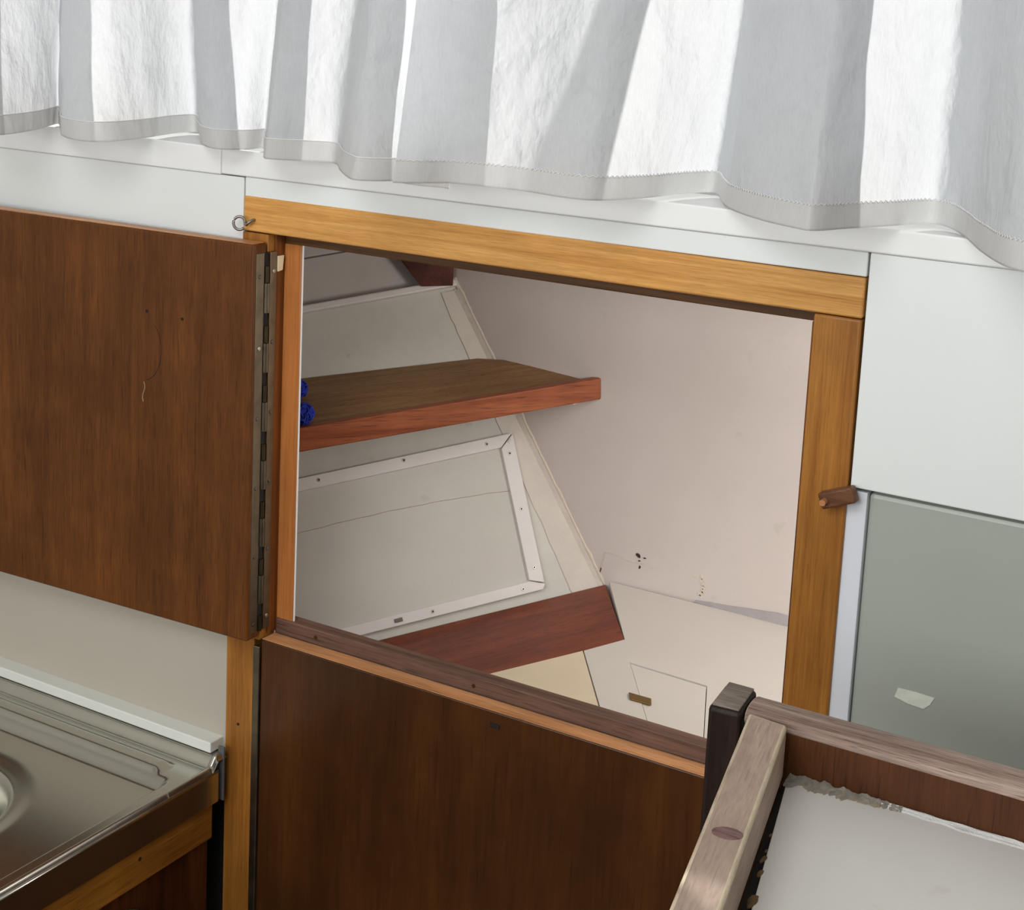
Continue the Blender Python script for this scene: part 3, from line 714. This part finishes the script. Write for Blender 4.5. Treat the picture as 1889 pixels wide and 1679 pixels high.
part(prism('rail', [(-.3262, -.2545, ZR), (-.2990, -.2570, ZR), (-.1935, -.75, ZR), (-.2180, -.75, ZR)], (0, 0, -.036), [M['worn_rail'], M['worn_edge']], tr, .0024, 3), 'worn left rail with pale rubbed edges')
prism('rail', [(.112, -.2545, ZR), (.137, -.2545, ZR), (.137, -.75, ZR), (.112, -.75, ZR)], (0, 0, -.036), M['worn_rail'], tr, .0035, 3)
prism('rail', [(-.191, -.727, ZR - .001), (.110, -.727, ZR - .001), (.110, -.75, ZR - .001), (-.191, -.75, ZR - .001)], (0, 0, -.036), M['worn_rail'], tr, .0035, 3)
# dark corner post with a slanted worn top
prism('post_cap', [(-.3510, -.2570, 1.1087), (-.3325, -.2556, 1.1087), (-.3325, -.2300, 1.1140), (-.3505, -.2300, 1.1140)], (0, 0, .0016), M['post_cap'], tr, .0007)
pv = [(-.3530, -.2590, .0), (-.3305, -.2575, .0), (-.3305, -.2285, .0), (-.3525, -.2285, .0), (-.3530, -.2590, 1.1085), (-.3305, -.2575, 1.1085), (-.3305, -.2285, 1.1145), (-.3525, -.2285, 1.1145)]
part(mesh('corner_post', pv, [(0, 1, 2, 3), (7, 6, 5, 4), (0, 4, 5, 1), (1, 5, 6, 2), (2, 6, 7, 3), (3, 7, 4, 0)], M['post_dark'], tr, .003, 3), 'almost black corner post with a rubbed top')
disc('plug', (-.2788, -.4037, ZR - .0001), (0, 0, 1), .0065, .0005, M['plug_wood'], tr, 20, ((.97, .26, 0), 1.35), .0002)
# dirt and old sealant round the tray edge
def strip(name, p0, p1, w0, w1, h, mat, n=60, seed=0, side=V((0, -1, 0)), rough=.5):
    p0, p1 = V(p0), V(p1); vs = []
    for i in range(n + 1):
        t = i / n; c = p0.lerp(p1, t)
        w_ = (w0 + (w1 - w0) * t) * (1 + rough * (mnoise.noise(V((t * 9, seed, 0))) + .6 * mnoise.noise(V((t * 31, seed, 5)))))
        hh = h * (1 + .7 * mnoise.noise(V((t * 11, seed, 9))))
        for k in range(5):
            u = k / 4; q = c + side * w_ * u
            q.z += max(.00015, hh * (1 - u) ** .8 * (1 + .5 * mnoise.noise(V((t * 24, u * 3, seed))))) if k < 4 else -.0003
            vs.append(q)
    return mesh(name, vs, grid_faces(n + 1, 5), mat, tr, smooth=False)
strip('grime', (-.2955, -.2535, 1.0746), (-.222, -.2535, 1.0746), .012, .004, .0024, M['grime'], 90, 1, rough=.8)
strip('grime', (-.2955, -.2550, 1.0746), (-.235, -.2570, 1.0746), .011, .003, .0012, M['crust_pale'], 90, 4, rough=.9)
prism('gap', [(-.2990, -.2575, 1.0690), (-.2955, -.2575, 1.0690), (-.1820, -.735, 1.0690), (-.1955, -.735, 1.0690)], (0, 0, .0004), M['black_gap'], tr, 0)  # black sheet laid between rail and tray to paint the shade there
strip('caulk', (-.235, -.2535, 1.0746), (.11, -.2535, 1.0746), .004, .006, .0022, M['caulk'], 90, 2, rough=.6)
for k in range(34):
    t = random.random() ** .8 * .75; c = V((-.2962, -.262, 1.0742)).lerp(V((-.182, -.735, 1.0742)), .12 + t * .6) + V((.0005, 0, 0))
    r_ = .0008 + random.random() ** 2 * .0018
    bm = bmesh.new(); bmesh.ops.create_icosphere(bm, subdivisions=2, radius=r_); bm.verts.ensure_lookup_table()
    vv = [c + V((v.co.x * 1.0, v.co.y * 2.6, v.co.z * .7)) * (1 + .5 * mnoise.noise(v.co * 600 + V((k, 0, 0)))) for v in bm.verts]
    f_ = [[v.index for v in f.verts] for f in bm.faces]; bm.free()
    mesh('crust', vv, f_, M['crust'], tr)
